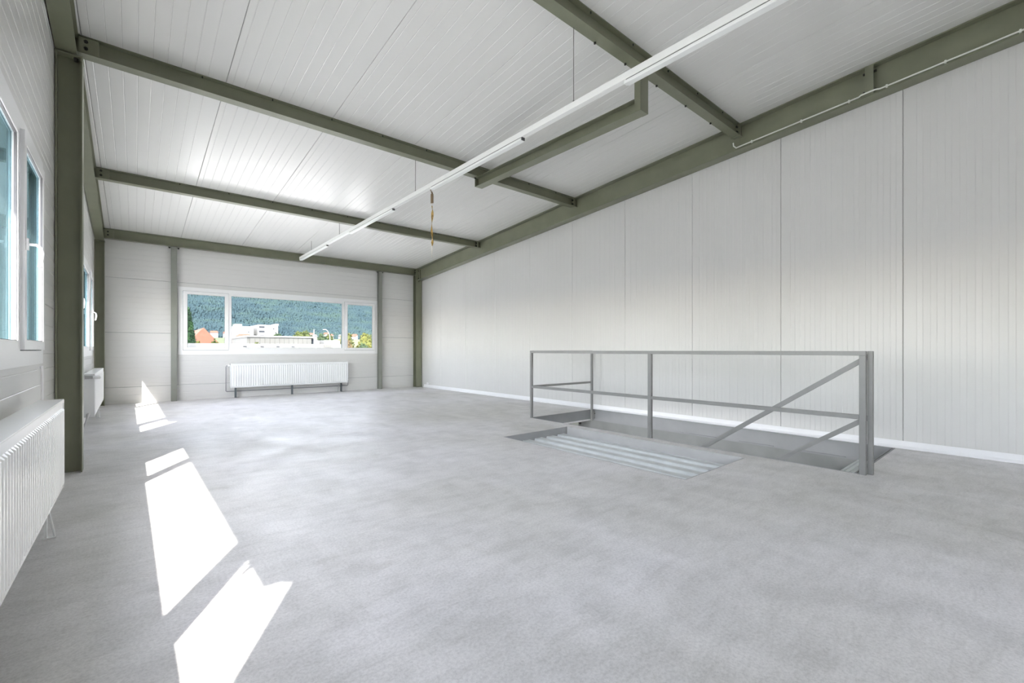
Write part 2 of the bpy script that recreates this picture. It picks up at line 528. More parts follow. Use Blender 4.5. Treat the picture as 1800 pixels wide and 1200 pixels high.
# ------------------------------------------------------------------ windows
def window(name, P, L0, handle_far=True, box_out=False, label=None, lev=1):
    """P(u, z, d): u along wall 0..4.61 (left to right seen from the room at the far wall), d = out of room.
    frame face at d=-0.012"""
    def B(mb, u0, u1, z0, z1, d0, d1):
        vs = [P(u, z, d) for d in (d0, d1) for u, z in ((u0, z0), (u1, z0), (u1, z1), (u0, z1))]
        return mb.add(vs, [(0, 3, 2, 1), (4, 5, 6, 7), (0, 1, 5, 4), (1, 2, 6, 5), (2, 3, 7, 6), (3, 0, 4, 7)])
    W = 4.61
    z0, z1 = WIN_Z0, WIN_Z1
    F0, F1 = -0.012, 0.014
    # openings in the fixed frame
    op = [(0.03, 0.925), (0.965, 3.595), (3.66, 4.525)] if box_out else [(0.085, 0.955), (1.01, 3.595), (3.66, 4.525)]
    zo0, zo1 = 1.115, 2.445
    zc0, zc1 = 1.175, 2.388
    fr = MB()
    B(fr, 0, W, z0, zo0, F0, F1); B(fr, 0, W, zo1, z1, F0, F1)
    B(fr, 0, op[0][0], zo0, zo1, F0, F1); B(fr, op[2][1], W, zo0, zo1, F0, F1)
    B(fr, op[0][1], op[1][0], zo0, zo1, F0, F1); B(fr, op[1][1], op[2][0], zo0, zo1, F0, F1)
    B(fr, op[1][0], op[1][1], zo0, zc0, F0 + 0.0, F1); B(fr, op[1][0], op[1][1], zc1, zo1, F0, F1)
    w_ = struct(fr.build(name, 'pvc'), label)
    oc = MB()
    B(oc, 0, W, z0, zo0 + 0.03, F1, 0.07); B(oc, 0, W, zo1 - 0.03, z1, F1, 0.07)
    if box_out: B(oc, 0, W, 2.375, z1, 0.0705, 0.150)
    us = [0] + [q for o_ in op for q in o_] + [W]
    for q in range(0, len(us), 2):
        B(oc, us[q], us[q + 1], zo0 + 0.03, zo1 - 0.03, F1, 0.07)
    oc.build('outer_cladding', 'clad', w_)
    g = MB()
    e = 0.004
    a, b = op[1]
    for (q0, q1, r0, r1) in ((a, b, zc0, zc0 + e), (a, b, zc1 - e, zc1), (a, a + e, zc0 + e, zc1 - e), (b - e, b, zc0 + e, zc1 - e)):
        B(g, q0, q1, r0, r1, -0.006, 0.006)
    g.build('gasket', 'gasket', w_)
    pm = MB(); B(pm, a + 0.001, b - 0.001, zc0 + 0.001, zc1 - 0.001, 0.007, 0.012); pm.build('pane', 'glass', w_)
    for k, hs_ in ((0, 1), (2, -1)):
        a, b = op[k]
        g0 = 0.006
        s0, s1, s2 = -0.030, 0.006, -0.006
        sm = MB()
        wd = 0.075
        A0, B0, Z0_, Z1_ = a + g0 - 0.0, b - g0, zo0 + g0, zo1 - g0
        B(sm, A0, B0, Z0_, Z0_ + 0.06, s0, s2); B(sm, A0, B0, Z1_ - 0.068, Z1_, s0, s2)
        B(sm, A0, A0 + wd, Z0_ + 0.06, Z1_ - 0.068, s0, s2); B(sm, B0 - wd, B0, Z0_ + 0.06, Z1_ - 0.068, s0, s2)
        so = sm.build('sash', 'pvc', w_)
        sm = MB()
        B(sm, A0, B0, Z0_, Z0_ + 0.06, s2, 0.012); B(sm, A0, B0, Z1_ - 0.068, Z1_, s2, 0.012)
        B(sm, A0, A0 + wd, Z0_ + 0.06, Z1_ - 0.068, s2, 0.012); B(sm, B0 - wd, B0, Z0_ + 0.06, Z1_ - 0.068, s2, 0.012)
        sm.build('sash_cladding', 'clad', so)
        gm = MB()
        i0, i1, j0, j1 = A0 + wd, B0 - wd, Z0_ + 0.06, Z1_ - 0.068
        for (q0, q1, r0, r1) in ((i0, i1, j0, j0 + e), (i0, i1, j1 - e, j1), (i0, i0 + e, j0 + e, j1 - e), (i1 - e, i1, j0 + e, j1 - e)):
            B(gm, q0, q1, r0, r1, -0.026, -0.014)
        gm.build('gasket', 'gasket', so)
        pm = MB(); B(pm, i0 + 0.001, i1 - 0.001, j0 + 0.001, j1 - 0.001, -0.013, -0.008); pm.build('pane', 'glass', so)
        # lever handle on the stile beside the middle pane
        uh = (B0 - wd / 2) if k == 0 else (A0 + wd / 2)
        zh = 1.76
        hm = MB()
        B(hm, uh - 0.015, uh + 0.015, zh - 0.035, zh + 0.035, s0 - 0.012, s0)
        pts = [P(uh, zh, s0 - 0.008), P(uh, zh, s0 - 0.045), P(uh, zh - 0.015, s0 - 0.062), P(uh, zh - 0.05, s0 - 0.068), P(uh, zh - 0.12, s0 - 0.060), P(uh, zh - 0.135, s0 - 0.055)]
        hm.tube(pts, [0.009, 0.009, 0.010, 0.011, 0.010, 0.007], 8)
        hm.build('handle', 'pvc', so)
    # outer sill and blind box
    B2 = MB(); B(B2, -0.03, W + 0.03, 0.99, 1.015, 0.072, 0.20); B2.build('outer_sill', 'outside', w_)
    if box_out:
        B3 = MB(); B(B3, 0.03, W + 0.0, 2.372, 2.62, 0.124, 0.237); B3.build('blind_box', 'outside', w_)
    return w_
window('window_1', lambda u, z, d: (FW[0] + u, YF + d, z), 0, label='wide white three part window in the far wall')
window('window_2', lambda u, z, d: LW(WX - d, LWIN[1][0] + u, z), 0, box_out=True, label='white three part window in the left wall nearest the camera')
window('window_3', lambda u, z, d: LW(WX - d, LWIN[2][0] + u, z), 0, box_out=True, label='white three part window in the left wall beyond the near column')


window('fill_window', lambda u, z, d: LW(WX - d, LWIN[0][0] + u, z), 0, box_out=True, label='added white three part window in the left wall behind the camera for fill light')  # added opening, brings fill light to the near floor

# ------------------------------------------------------------------ steel frame
def bolt(c, ax, parent, r=0.014, L=0.03):
    mb = MB(); mb.cyl(c, ax, r, L, 6); return mb.build('bolt', 'bolt', parent)

# left edge beam (slopes with the roof)
def zl(y): return ZC(y) - 0.002
lb = thing('edge_beam', 'sloping grey green steel beam on top of the left window wall', 'beam', (-0.5, YF, 3.3))
MB(LW).beam((WX + 0.078, YB + 0.01, zl(YB)), (WX + 0.078, YF - 0.005, zl(YF)), 0.27, 0.14, 0.008, 0.011).build('girder', 'steel', lb)
rb = thing('edge_beam', 'deep sloping grey green steel beam above the ribbed right wall', 'beam', (6.6, 0, 4.1))
XB = XR - 0.092
MB().beam((XB, YB + 0.01, zl(YB)), (XB, YF - 0.13, zl(YF - 0.13)), 0.36, 0.176, 0.009, 0.014).build('girder', 'steel', rb)
# splice stiffener with bolts on the right beam
ys = 1.27
mb = MB()
mb.box(XR - 0.178, ys - 0.045, ZC(ys) - 0.33, XR - 0.10, ys - 0.025, ZC(ys) - 0.014)
mb.box(XR - 0.178, ys - 0.005, ZC(ys) - 0.33, XR - 0.10, ys + 0.015, ZC(ys) - 0.014)
mb.box(XR - 0.186, ys - 0.055, ZC(ys) - 0.345, XR - 0.178, ys + 0.025, ZC(ys) - 0.004)
mb.build('splice_plate', 'steel', rb)
for dy in (-0.062, 0.033):
    for dz in (0.075, 0.29):
        bolt((XR - 0.15, ys + dy, ZC(ys) - dz), (0, 1, 0), rb)
# bracket where the far corner column meets the beam
mb = MB(); mb.box(XR - 0.175, YF - 0.20, ZC(YF) - 0.33, XR - 0.10, YF - 0.185, ZC(YF) - 0.03); mb.build('end_plate', 'steel', rb)
for dz in (0.07, 0.29): bolt((XR - 0.15, YF - 0.215, ZC(YF) - dz), (0, 1, 0), rb)

# cross beams
beams = [(2.70, 0.165, 'cross beam nearest the camera, crossing the top right of the view'),
         (5.79, 0.165, 'grey green cross beam above the near column, carrying the short hanging rail'),
         (8.98, 0.155, 'grey green cross beam in the middle between near column and far wall'),
         (12.15, 0.20, 'grey green cross beam right above the far wall and its window')]
for yb, hb, lab in beams:
    wb_ = 0.12
    yc = yb + wb_ / 2
    o = thing('cross_beam', lab, 'beam', (3, yc, ZC(yb) - hb), 'cross beams under the roof')
    zt = ZC(yb) - 0.003
    xl = LW(WX + 0.085, yc, 0)[0]
    MB().beam((xl, yc, zt), (XB - 0.006, yc, zt - 0.0), hb, wb_, 0.007, 0.009).build('girder', 'steel', o)
    # end plates and bolts
    mb = MB(); xa = LW(WX + 0.15, yc, 0)[0]
    mb.box(xa, yc - 0.055, zt - hb + 0.012, xa + 0.14, yc - 0.012, zt - 0.012)
    mb.build('end_plate', 'steel', o)
    for bx in (0.05,):
        for bz in (0.05, 0.115):
            bolt((xa + bx, yc - 0.052, zt - bz - (hb - 0.165) / 2), (0, 1, 0), o, 0.017, 0.022)
            bolt((xa + bx, yc - 0.068, zt - bz - (hb - 0.165) / 2), (0, 1, 0), o, 0.009, 0.012)
    mb = MB(); xe = XB - 0.088
    mb.box(xe - 0.012, yc - 0.07, zt - hb - 0.012, xe - 0.002, yc + 0.07, zt - 0.004)
    mb.box(xe - 0.002, yc - 0.05, zt - hb + 0.01, XB - 0.008, yc - 0.035, zt - 0.02)
    mb.build('end_plate', 'steel', o)
    for bz in (0.05, 0.12):
        bolt((xe - 0.03, yc - 0.03, zt - bz), (1, 0, 0), o, 0.014, 0.03)
    if yb < 12:
        for kx in range(9):
            bx = 0.55 + kx * 0.68
            bolt((bx, yc - wb_ / 2 + 0.012, zt - 0.017), (0, 0, 1), o, 0.007, 0.02)
    if yb < 3:
        for bx in (3.45, 3.95, 4.55, 5.2, 5.85):
            bolt((bx, yc + wb_ / 2 - 0.01, zt - hb - 0.006), (0, 0, 1), o, 0.012, 0.02)

# columns
def hcol(name, label, x0, x1, yc, wy, ztop, m='steel', group=None, flanges='x', cap=True):
    o = thing(name, label, 'column', ((x0 + x1) / 2, yc, 0), group)
    tf, tw = 0.011, 0.008
    mb = MB()
    zt = ztop
    if flanges == 'x':
        xm = (x0 + x1) / 2
        pr = [(x0, yc - wy / 2), (x0 + tf, yc - wy / 2), (x0 + tf, yc - tw / 2), (x1 - tf, yc - tw / 2), (x1 - tf, yc - wy / 2), (x1, yc - wy / 2),
              (x1, yc + wy / 2), (x1 - tf, yc + wy / 2), (x1 - tf, yc + tw / 2), (x0 + tf, yc + tw / 2), (x0 + tf, yc + wy / 2), (x0, yc + wy / 2)]
    else:
        xm = (x0 + x1) / 2
        pr = [(x0, yc - wy / 2), (x1, yc - wy / 2), (x1, yc - wy / 2 + tf), (xm + tw / 2, yc - wy / 2 + tf), (xm + tw / 2, yc + wy / 2 - tf), (x1, yc + wy / 2 - tf),
              (x1, yc + wy / 2), (x0, yc + wy / 2), (x0, yc + wy / 2 - tf), (xm - tw / 2, yc + wy / 2 - tf), (xm - tw / 2, yc - wy / 2 + tf), (x0, yc - wy / 2 + tf)]
    mb.prism([(a, b, 0) for a, b in pr], [(a, b, zt) for a, b in pr])
    mb.build('shaft', m, o)
    return o
c1 = hcol('steel_column', 'tall grey green column beside the near left radiator', -0.548, -0.372, 5.74, 0.15, ZC(5.74) - 0.272 - 0.012)
zt = ZC(5.74) - 0.272
MB().box(-0.552, 5.655, zt - 0.012, -0.368, 5.82, zt - 0.0).build('cap_plate', 'steel', c1)
bolt((-0.415, 5.70, zt - 0.028), (0, 0, 1), c1, 0.017, 0.03)
c2 = hcol('steel_column', 'grey green column in the far left corner of the room', -0.623, -0.474, 12.16, 0.15, ZC(12.16) - 0.272)
MB().box(-0.627, 12.08, ZC(12.16) - 0.284, -0.468, 12.24, ZC(12.16) - 0.273).build('cap_plate', 'steel', c2)
c3 = hcol('steel_column', 'grey green column in the far right corner beside the ribbed wall', XR - 0.215, XR - 0.015, YF - 0.095, 0.17, ZC(YF) - 0.01, flanges='y')
mb = MB(); mb.box(XR - 0.13, YF - 0.26, 3.18, XR - 0.1, YF - 0.186, ZC(YF) - 0.03); mb.build('end_plate', 'steel', c3)
c4 = hcol('steel_column', 'grey green column behind the camera on the window wall', -0.48, -0.31, -0.75, 0.15, ZC(-0.75) - 0.272)

for xx, lab in ((0.645, 'slim grey green post left of the far window'), (5.375, 'slim grey post right of the far window')):
    o = thing('wall_post', lab, 'post', (xx, YF - 0.06, 0), 'slim posts on the far wall')
    x0, x1, yc, wy = xx - 0.052, xx + 0.052, YF - 0.06, 0.10
    tf, tw = 0.008, 0.006
    pr = [(x0, yc - wy / 2), (x1, yc - wy / 2), (x1, yc - wy / 2 + tf), (xx + tw / 2, yc - wy / 2 + tf), (xx + tw / 2, yc + wy / 2 - tf), (x1, yc + wy / 2 - tf),
          (x1, yc + wy / 2), (x0, yc + wy / 2), (x0, yc + wy / 2 - tf), (xx - tw / 2, yc + wy / 2 - tf), (xx - tw / 2, yc - wy / 2 + tf), (x0, yc - wy / 2 + tf)]
    MB().prism([(a, b, 0) for a, b in pr], [(a, b, 3.365) for a, b in pr]).build('shaft', 'post', o)
    MB().box(xx - 0.1, yc - 0.05, 3.365, xx + 0.1, yc + 0.05, 3.375).build('cap_plate', 'post', o)
    for dx in (-0.078, 0.078):
        bolt((xx + dx, yc - 0.02, 3.352), (0, 0, 1), o, 0.014, 0.026)

# short hanging rail between the two nearest cross beams
hr = thing('hanging_rail', 'short grey green steel rail hung below the cross beams', 'rail', (4.24, 4.3, 3.7))
a0, a1 = 2.84, 5.86
MB().beam((4.235, a0, 3.865), (4.255, a1, 3.905), 0.15, 0.14, 0.007, 0.009).build('girder', 'steel', hr)
MB().box(4.16, 2.765, 3.715, 4.31, 2.84, 4.146).build('hanger', 'steel', hr)
MB().box(4.185, a1, 3.757, 4.325, a1 + 0.01, 3.902).build('end_plate', 'steel', hr)
bolt((4.165, a1 - 0.03, 3.88), (1, 0, 0), hr, 0.012, 0.03)

# conduit on the right beam
def zcon(y): return ZC(y) - 0.36 + 0.042
cb = thing('cable_conduit', 'thin white conduit clipped along the right beam', 'conduit', (XR - 0.15, 1.5, 3.9))
xc = XR - 0.165
pts = [(xc, 2.80, zcon(2.80) + 0.085), (xc, 2.795, zcon(2.8) + 0.04), (xc, 2.76, zcon(2.76) - 0.002), (xc, 2.70, zcon(2.7))]
pts += [(xc, 1.36, zcon(1.36)), (xc - 0.028, 1.33, zcon(1.33)), (xc - 0.03, 1.20, zcon(1.20)), (xc, 1.16, zcon(1.16)), (xc, YB + 0.3, zcon(YB + 0.3))]
MB().tube(pts, 0.009, 8).build('sleeve', 'cable', cb)
for yy in (2.55, 1.95, 1.45, 1.1, 0.62, 0.1):
    MB().box(xc - 0.012, yy - 0.008, zcon(yy) - 0.02, xc + 0.012, yy + 0.008, zcon(yy) + 0.014).build('clip', 'cable', cb)

# ------------------------------------------------------------------ trunking light run
lr = thing('light_trunking', 'long white lighting trunk hung from wires under the roof', 'lamp rail', (3.15, 6, 3.37))
LX0, LX1, LZ0, LZ1 = 3.11, 3.17, 3.375, 3.435
MB().box(LX0, -4.0, LZ0, LX1, 11.84, LZ1, 0.003).build('trunk', 'lamp', lr)
MB().box(LX0 - 0.001, 11.84, LZ0 - 0.001, LX1 + 0.001, 11.85, LZ1 + 0.001).build('end_cap', 'lamp', lr)
for yy, zt in ((2.81, ZC(2.7) - 0.165), (5.90, ZC(5.79) - 0.165), (9.09, ZC(8.98) - 0.155), (10.96, ZC(10.96)), (-1.0, ZC(-1.0))):
    MB().tube([(3.14, yy, LZ1), (3.14, yy, zt - 0.012 * (zt > 3.6 and yy not in (2.81, 5.90, 9.09)))], 0.0035, 6).build('suspension_wire', 'wire', lr)
    MB().cyl((3.14, yy, LZ1 + 0.012), (0, 0, 1), 0.009, 0.024, 8).build('wire_clamp', 'wire', lr)
for y0, y1, lab in ((9.83, 11.83, 'white tube batten at the far end of the light run'), (6.63, 8.50, 'white tube batten under the light run, second from its far end'),
                    (3.53, 5.42, 'white tube batten under the light run beside the hanging fly strip'), (0.30, 2.22, 'white tube batten under the light run nearest the camera')):
    o = thing('light_batten', lab, 'lamp', (3.14, (y0 + y1) / 2, LZ0 - 0.035), 'tube battens under the light run')
    MB().box(LX0 + 0.006, y0 + 0.01, LZ0 - 0.008, LX1 - 0.006, y1 - 0.01, LZ0 - 0.0005).build('joint', 'gap', o)
    MB().box(LX0 - 0.001, y0, LZ0 - 0.034, LX1 + 0.001, y1, LZ0 - 0.008, 0.004).build('diffuser', 'diff', o)
    for yy in (y0 - 0.012, y1):
        MB().box(LX0 + 0.01, yy, LZ0 - 0.03, LX1 - 0.01, yy + 0.012, LZ0 - 0.001).build('end_cap', 'gap' if yy < y0 else 'lamp', o)

# sticky fly strip
fs = thing('fly_strip', 'used amber fly strip with a brown card hanging from the light run', 'fly trap', (3.2, 5.47, 3.4))
X0, Y0 = 3.185, 5.50
MB().tube([(X0 - 0.03, Y0 + 0.02, 3.45), (X0 - 0.028, Y0 + 0.01, 3.40), (X0 - 0.006, Y0, 3.33), (X0, Y0, 3.29)], 0.006, 6).build('hook', 'paper', fs)
MB().tube([(X0, Y0, 3.35), (X0 + 0.003, Y0, 3.32), (X0, Y0, 3.31), (X0, Y0, 3.19), (X0 + 0.001, Y0, 3.185)], [0.004, 0.012, 0.02, 0.021, 0.018], 8).build('card_tube', 'paper', fs)
MB().tube([(X0, Y0, 3.185), (X0, Y0, 3.15)], 0.006, 8).build('neck', 'wax', fs)
pr = []
n = 46
va, fa = [], []
for i in range(n + 1):
    k = i / n
    z = 3.15 - 0.52 * k - 0.05 * k
    tw = k * 9.5 + math.sin(k * 7) * 0.5
    wd = 0.017 * (0.55 + 0.45 * abs(math.sin(k * 5 + 0.6))) * min(1, 6 * k + 0.35) * min(1, 8 * (1 - k) + 0.3)
    ox = 0.006 * math.sin(k * 9)
    for s_ in (-1, 1):
        for d_ in (-0.0022, 0.0022):
            va.append((X0 + ox + s_ * wd * math.cos(tw) - d_ * math.sin(tw), Y0 + s_ * wd * math.sin(tw) + d_ * math.cos(tw), z))
for i in range(n):
    a = 4 * i; b = a + 4
    fa += [(a, a + 2, b + 2, b), (a + 1, b + 1, b + 3, a + 3), (a, b, b + 1, a + 1), (a + 2, a + 3, b + 3, b + 2)]
fa += [(0, 1, 3, 2), (4 * n, 4 * n + 2, 4 * n + 3, 4 * n + 1)]
MB().add(va, fa).build('sticky_ribbon', 'amber', fs)
MB().tube([(X0 + 0.002, Y0, 2.585), (X0 + 0.002, Y0, 2.56), (X0, Y0, 2.50), (X0 - 0.004, Y0, 2.44)], [0.006, 0.012, 0.007, 0.0025], 8).build('wax_tip', 'wax', fs)
MB().cyl((X0 - 0.006, Y0, 2.43), (0, 0, 1), 0.006, 0.012, 8).build('end_bead', 'wax', fs)

# ------------------------------------------------------------------ stair guard and stair
gr = thing('guard_rail', 'grey steel guard rail with two bars around the stair pit', 'railing', (5.0, 3.2, 0))
GX = 5.0
hw = 0.02
def bar(x0, y0, z0, x1, y1, z1, nm):
    return MB().box(x0, y0, z0, x1, y1, z1, 0.003).build(nm, 'guard', gr)
bar(GX - hw, PY1 - 0.04, -0.19, GX + hw, PY1, 1.07, 'post')
bar(GX - hw, 3.155, -0.19, GX + hw, 3.205, 1.07, 'post')
bar(GX - hw - 0.004, 0.985, -0.02, GX + hw, 1.035, 1.07, 'post')
bar(GX - hw, 0.985, 1.07, GX + hw, PY1, 1.11, 'top_rail')
bar(GX - hw + 0.002, 1.035, 0.495, GX + hw - 0.002, 3.155, 0.535, 'mid_rail')
bar(GX - hw + 0.002, 3.205, 0.495, GX + hw - 0.002, PY1 - 0.04, 0.535, 'mid_rail')
bar(PX1 - 0.095, PY1 - 0.055, -0.19, PX1 - 0.06, PY1 - 0.015, 1.07, 'post')
bar(GX + hw, PY1 - 0.04, 1.075, PX1 - 0.06, PY1 - 0.0, 1.112, 'top_rail')
bar(GX + hw, PY1 - 0.035, 0.50, PX1 - 0.095, PY1 - 0.005, 0.535, 'mid_rail')
for dz in (0.07,):
    mb = MB(); mb.box(PX1 - 0.06, PY1 - 0.06, -0.16, PX1 - 0.008, PY1 - 0.02, -0.02); mb.build('fixing_plate', 'guard', gr)
    bolt((PX1 - 0.03, PY1 - 0.065, -dz), (0, 1, 0), gr, 0.009, 0.012)

st = thing('stair_handrail', 'grey double handrail sloping down into the stair pit', 'handrail', (5.04, 1.1, 0))
HX0, HX1 = GX + hw + 0.006, GX + hw + 0.04
sl = 0.70
def slope(zs, y0, y1, nm):
    z0 = zs; z1 = zs - sl * (y1 - y0)
    a = [(HX0, y0, z0), (HX1, y0, z0), (HX1, y0, z0 - 0.052), (HX0, y0, z0 - 0.052)]
    b = [(HX0, y1, z1), (HX1, y1, z1), (HX1, y1, z1 - 0.052), (HX0, y1, z1 - 0.052)]
    return MB().prism(a, b).build(nm, 'guard', st)
slope(1.083, 0.985, 4.9, 'upper_bar')
slope(0.533, 0.985, 4.9, 'lower_bar')
MB().box(HX0, 0.945, -0.02, HX1 + 0.01, 0.985, 1.11, 0.003).build('post', 'guard', st)
# steps
so = thing('stair', 'steel stair dropping away inside the stair pit', 'stair', (5.8, 1.1, -0.2))
for k in range(13):
    y0 = PY0 + 0.05 + 0.255 * k
    z0 = -0.17 - 0.179 * k
    if y0 > 4.7: break
    mb = MB()
    mb.box(5.09, y0, z0 - 0.03, 6.50, y0 + 0.27, z0)
    for j in range(6):
        mb.box(5.09, y0 + 0.012 + j * 0.045, z0, 6.50, y0 + 0.030 + j * 0.045, z0 + 0.006)
    mb.build('tread', 'deck', so)
for xs_ in (5.06, 6.505):
    a = [(xs_, PY0 + 0.05, -0.06), (xs_ + 0.02, PY0 + 0.05, -0.06), (xs_ + 0.02, PY0 + 0.05, -0.30), (xs_, PY0 + 0.05, -0.30)]
    b = [(p[0], 4.6, p[2] - sl * (4.6 - PY0 - 0.05)) for p in a]
    MB().prism(a, b).build('stringer', 'pit', so)
# column of the storey below with bolts, seen in the pit corner
o = thing('lower_column', 'dark steel column below floor level in the pit corner', 'column', (6.5, 5.7, -3.1))
MB().beam((6.42, 5.62, -0.2), (6.42, 5.8, -0.2), 2.9, 0.16, 0.01, 0.01).build('shaft', 'post', o)
bolt((6.44, 5.60, -0.27), (0, 1, 0), o, 0.02, 0.03)

# ------------------------------------------------------------------ radiators
def radiator(label, P, L, valve_at=None, legs=(), pipe=False, near=False):
    """P(u, d, z) -> xyz ; u along 0..L, d from wall outwards (0 back .. 0.115 front)"""
    z0, z1, T = 0.235, 0.805, 0.112
    def bx(mb, u0, u1, d0, d1, a, b):
        vs = [P(u, d, z) for z in (a, b) for u, d in ((u0, d0), (u1, d0), (u1, d1), (u0, d1))]
        return mb.add(vs, [(0, 3, 2, 1), (4, 5, 6, 7), (0, 1, 5, 4), (1, 2, 6, 5), (2, 3, 7, 6), (3, 0, 4, 7)])
    o = thing('radiator', label, 'radiator', P(L / 2, T / 2, 0), 'white panel radiators')
    # ribbed front
    mb = MB()
    bx(mb, 0.004, L - 0.004, T - 0.014, T - 0.006, z0, z1 - 0.012)
    n = int(round((L - 0.06) / 0.05))
    pit = (L - 0.06) / n
    for k in range(n):
        u = 0.03 + pit * k
        a, b = z0 + 0.028, z1 - 0.052
        vs = [P(u + 0.006, T - 0.0065, a), P(u + pit - 0.006, T - 0.0065, a), P(u + pit - 0.016, T + 0.005, a + 0.012), P(u + 0.016, T + 0.005, a + 0.012),
              P(u + 0.006, T - 0.0065, b), P(u + pit - 0.006, T - 0.0065, b), P(u + pit - 0.016, T + 0.005, b - 0.012), P(u + 0.016, T + 0.005, b - 0.012)]
        mb.add(vs, [(0, 1, 2, 3), (4, 7, 6, 5), (3, 2, 6, 7), (0, 3, 7, 4), (1, 5, 6, 2)])
    mb.build('front_panel', 'rad', o)
    mb = MB(); bx(mb, 0.01, L - 0.01, 0.004, 0.02, z0, z1 - 0.014); mb.build('back_panel', 'rad', o)
    mb = MB(); bx(mb, 0, L, 0, T - 0.001, z1 - 0.006, z1)
    bx(mb, 0, L, T - 0.006, T, z1 - 0.022, z1 - 0.006)
    mb.build('top_cover', 'rad', o)
    for u in (0, L - 0.004):
        mb = MB(); bx(mb, u, u + 0.004, 0.002, T, z0 + 0.002, z1 - 0.006); mb.build('side_panel', 'rad', o)
    for u in legs:
        mb = MB()
        if pipe:
            bx(mb, u - 0.02, u + 0.02, 0.045, 0.075, 0.008, z0)
            bx(mb, u - 0.022, u + 0.022, 0.03, 0.09, 0.0, 0.010)
        else:
            bx(mb, u - 0.012, u + 0.012, 0.05, 0.062, 0.006, z0)
            mb.tube([P(u, 0.06, z0 - 0.03), P(u, 0.088, 0.05), P(u, 0.094, 0.004)], 0.006, 6)
            bx(mb, u - 0.016, u + 0.016, 0.04, 0.10, 0.0, 0.006)
        mb.build('foot', 'legs' if pipe else 'rad', o)
    if valve_at is not None:
        u = valve_at; s_ = -1 if u < L / 2 else 1
        mb = MB(); mb.tube([P(u - s_ * 0.01, 0.06, z1 - 0.045), P(u + s_ * 0.045, 0.06, z1 - 0.045)], 0.013, 8)
        mb.tube([P(u + s_ * 0.035, 0.02, z1 - 0.045), P(u + s_ * 0.035, 0.10, z1 - 0.045)], [0.02, 0.016], 10)
        mb.build('valve', 'chrome', o)
        mb = MB(); mb.tube([P(u + s_ * 0.035, 0.098, z1 - 0.045), P(u + s_ * 0.035, 0.12, z1 - 0.045), P(u + s_ * 0.035, 0.165, z1 - 0.045), P(u + s_ * 0.035, 0.178, z1 - 0.045)], [0.02, 0.024, 0.022, 0.014], 12)
        mb.build('thermostat_head', 'rad', o, True)
        mb = MB(); mb.tube([P(u - s_ * 0.01, 0.05, z0 + 0.04), P(u + s_ * 0.035, 0.05, z0 + 0.04), P(u + s_ * 0.045, 0.04, z0 - 0.02), P(u + s_ * 0.05, 0.0, 0.09), P(u + s_ * 0.05, -0.01, 0.04)], [0.018, 0.018, 0.009, 0.009, 0.014], 8)
        mb.build('return_pipe', 'chrome', o)
    if pipe:
        zz = z0 - 0.075
        mb = MB(); mb.tube([P(0.0, 0.03, z1 - 0.05), P(-0.06, 0.02, z1 - 0.05), P(-0.075, 0.015, z1 - 0.08), P(-0.075, 0.01, zz), P(-0.06, 0.01, zz - 0.012), P(L + 0.02, 0.01, zz - 0.012), P(L + 0.035, 0.012, zz), P(L + 0.035, 0.02, z0 + 0.045), P(L - 0.0, 0.03, z0 + 0.055)], 0.0085, 8)
        mb.build('supply_pipe', 'pipe', o)
        mb = MB(); mb.tube([P(-0.0, 0.05, z1 - 0.05), P(-0.04, 0.05, z1 - 0.05)], 0.016, 8)
        mb.tube([P(-0.035, 0.03, z1 - 0.05), P(-0.035, 0.11, z1 - 0.045)], [0.018, 0.02], 10); mb.build('valve', 'rad', o)
        mb = MB()
        mb.tube([P(L - 0.22, 0.06, 0.2), P(L - 0.27, 0.1, 0.012), P(L - 0.27, 0.1, 0.0)], 0.010, 8); mb.build('drain_pipe', 'chrome', o)
    return o
# under the far window (seen across its width): wall face YF
radiator('white ribbed radiator under the wide far window', lambda u, d, z: (1.69 + u, YF - 0.04 - d, z), 2.735, legs=(0.11, 1.34, 2.57), pipe=True)
# near left
radiator('large white radiator in the left foreground, cut by the photo edge', lambda u, d, z: (-0.462 + d, 1.35 + u, z), 2.70, legs=(0.35, 2.45))
# farther left
radiator('white radiator with thermostat head beyond the near column', lambda u, d, z: (-0.524 + d + (-0.006) * (u), 8.06 + u, z), 2.55, valve_at=0.0, legs=(2.0,))

# cable duct on the left wall and little socket in the far corner
o = tag(MB(LW).box(WX, 4.86, 0.30, WX + 0.012, 4.885, 0.985, 0.002).build('cable_duct', 'base'), 'slim white cable duct below the near left window', 'cable duct')
MB(LW).box(WX, 4.80, 0.985, WX + 0.012, 4.885, 1.0).build('elbow', 'base', o)
o = tag(MB().box(XR - 0.03, 11.72, 0.085, XR, 11.80, 0.15, 0.004).build('junction_box', 'base'), 'tiny white junction box low in the far right corner', 'socket')

# ------------------------------------------------------------------ outside world
def mat2(name, c1, c2, scale, rough=0.9, detail=6, c3=None, bump=None):
    m = bpy.data.materials.new(name); m.use_nodes = True
    nt = m.node_tree; b = nt.nodes['Principled BSDF']
    tc = nt.nodes.new('ShaderNodeTexCoord'); n = nt.nodes.new('ShaderNodeTexNoise')
    n.inputs['Scale'].default_value = scale; n.inputs['Detail'].default_value = detail; n.inputs['Roughness'].default_value = 0.68
    nt.links.new(tc.outputs['Object'], n.inputs['Vector'])
    r = nt.nodes.new('ShaderNodeValToRGB')
    r.color_ramp.elements[0].position = 0.36; r.color_ramp.elements[0].color = (*c1, 1)
    r.color_ramp.elements[1].position = 0.64; r.color_ramp.elements[1].color = (*c2, 1)
    if c3:
        x_ = r.color_ramp.elements.new(0.5); x_.color = (*c3, 1)
    nt.links.new(n.outputs['Fac'], r.inputs['Fac']); nt.links.new(r.outputs['Color'], b.inputs['Base Color'])
    b.inputs['Roughness'].default_value = rough; b.inputs['Specular IOR Level'].default_value = 0.15
    return m
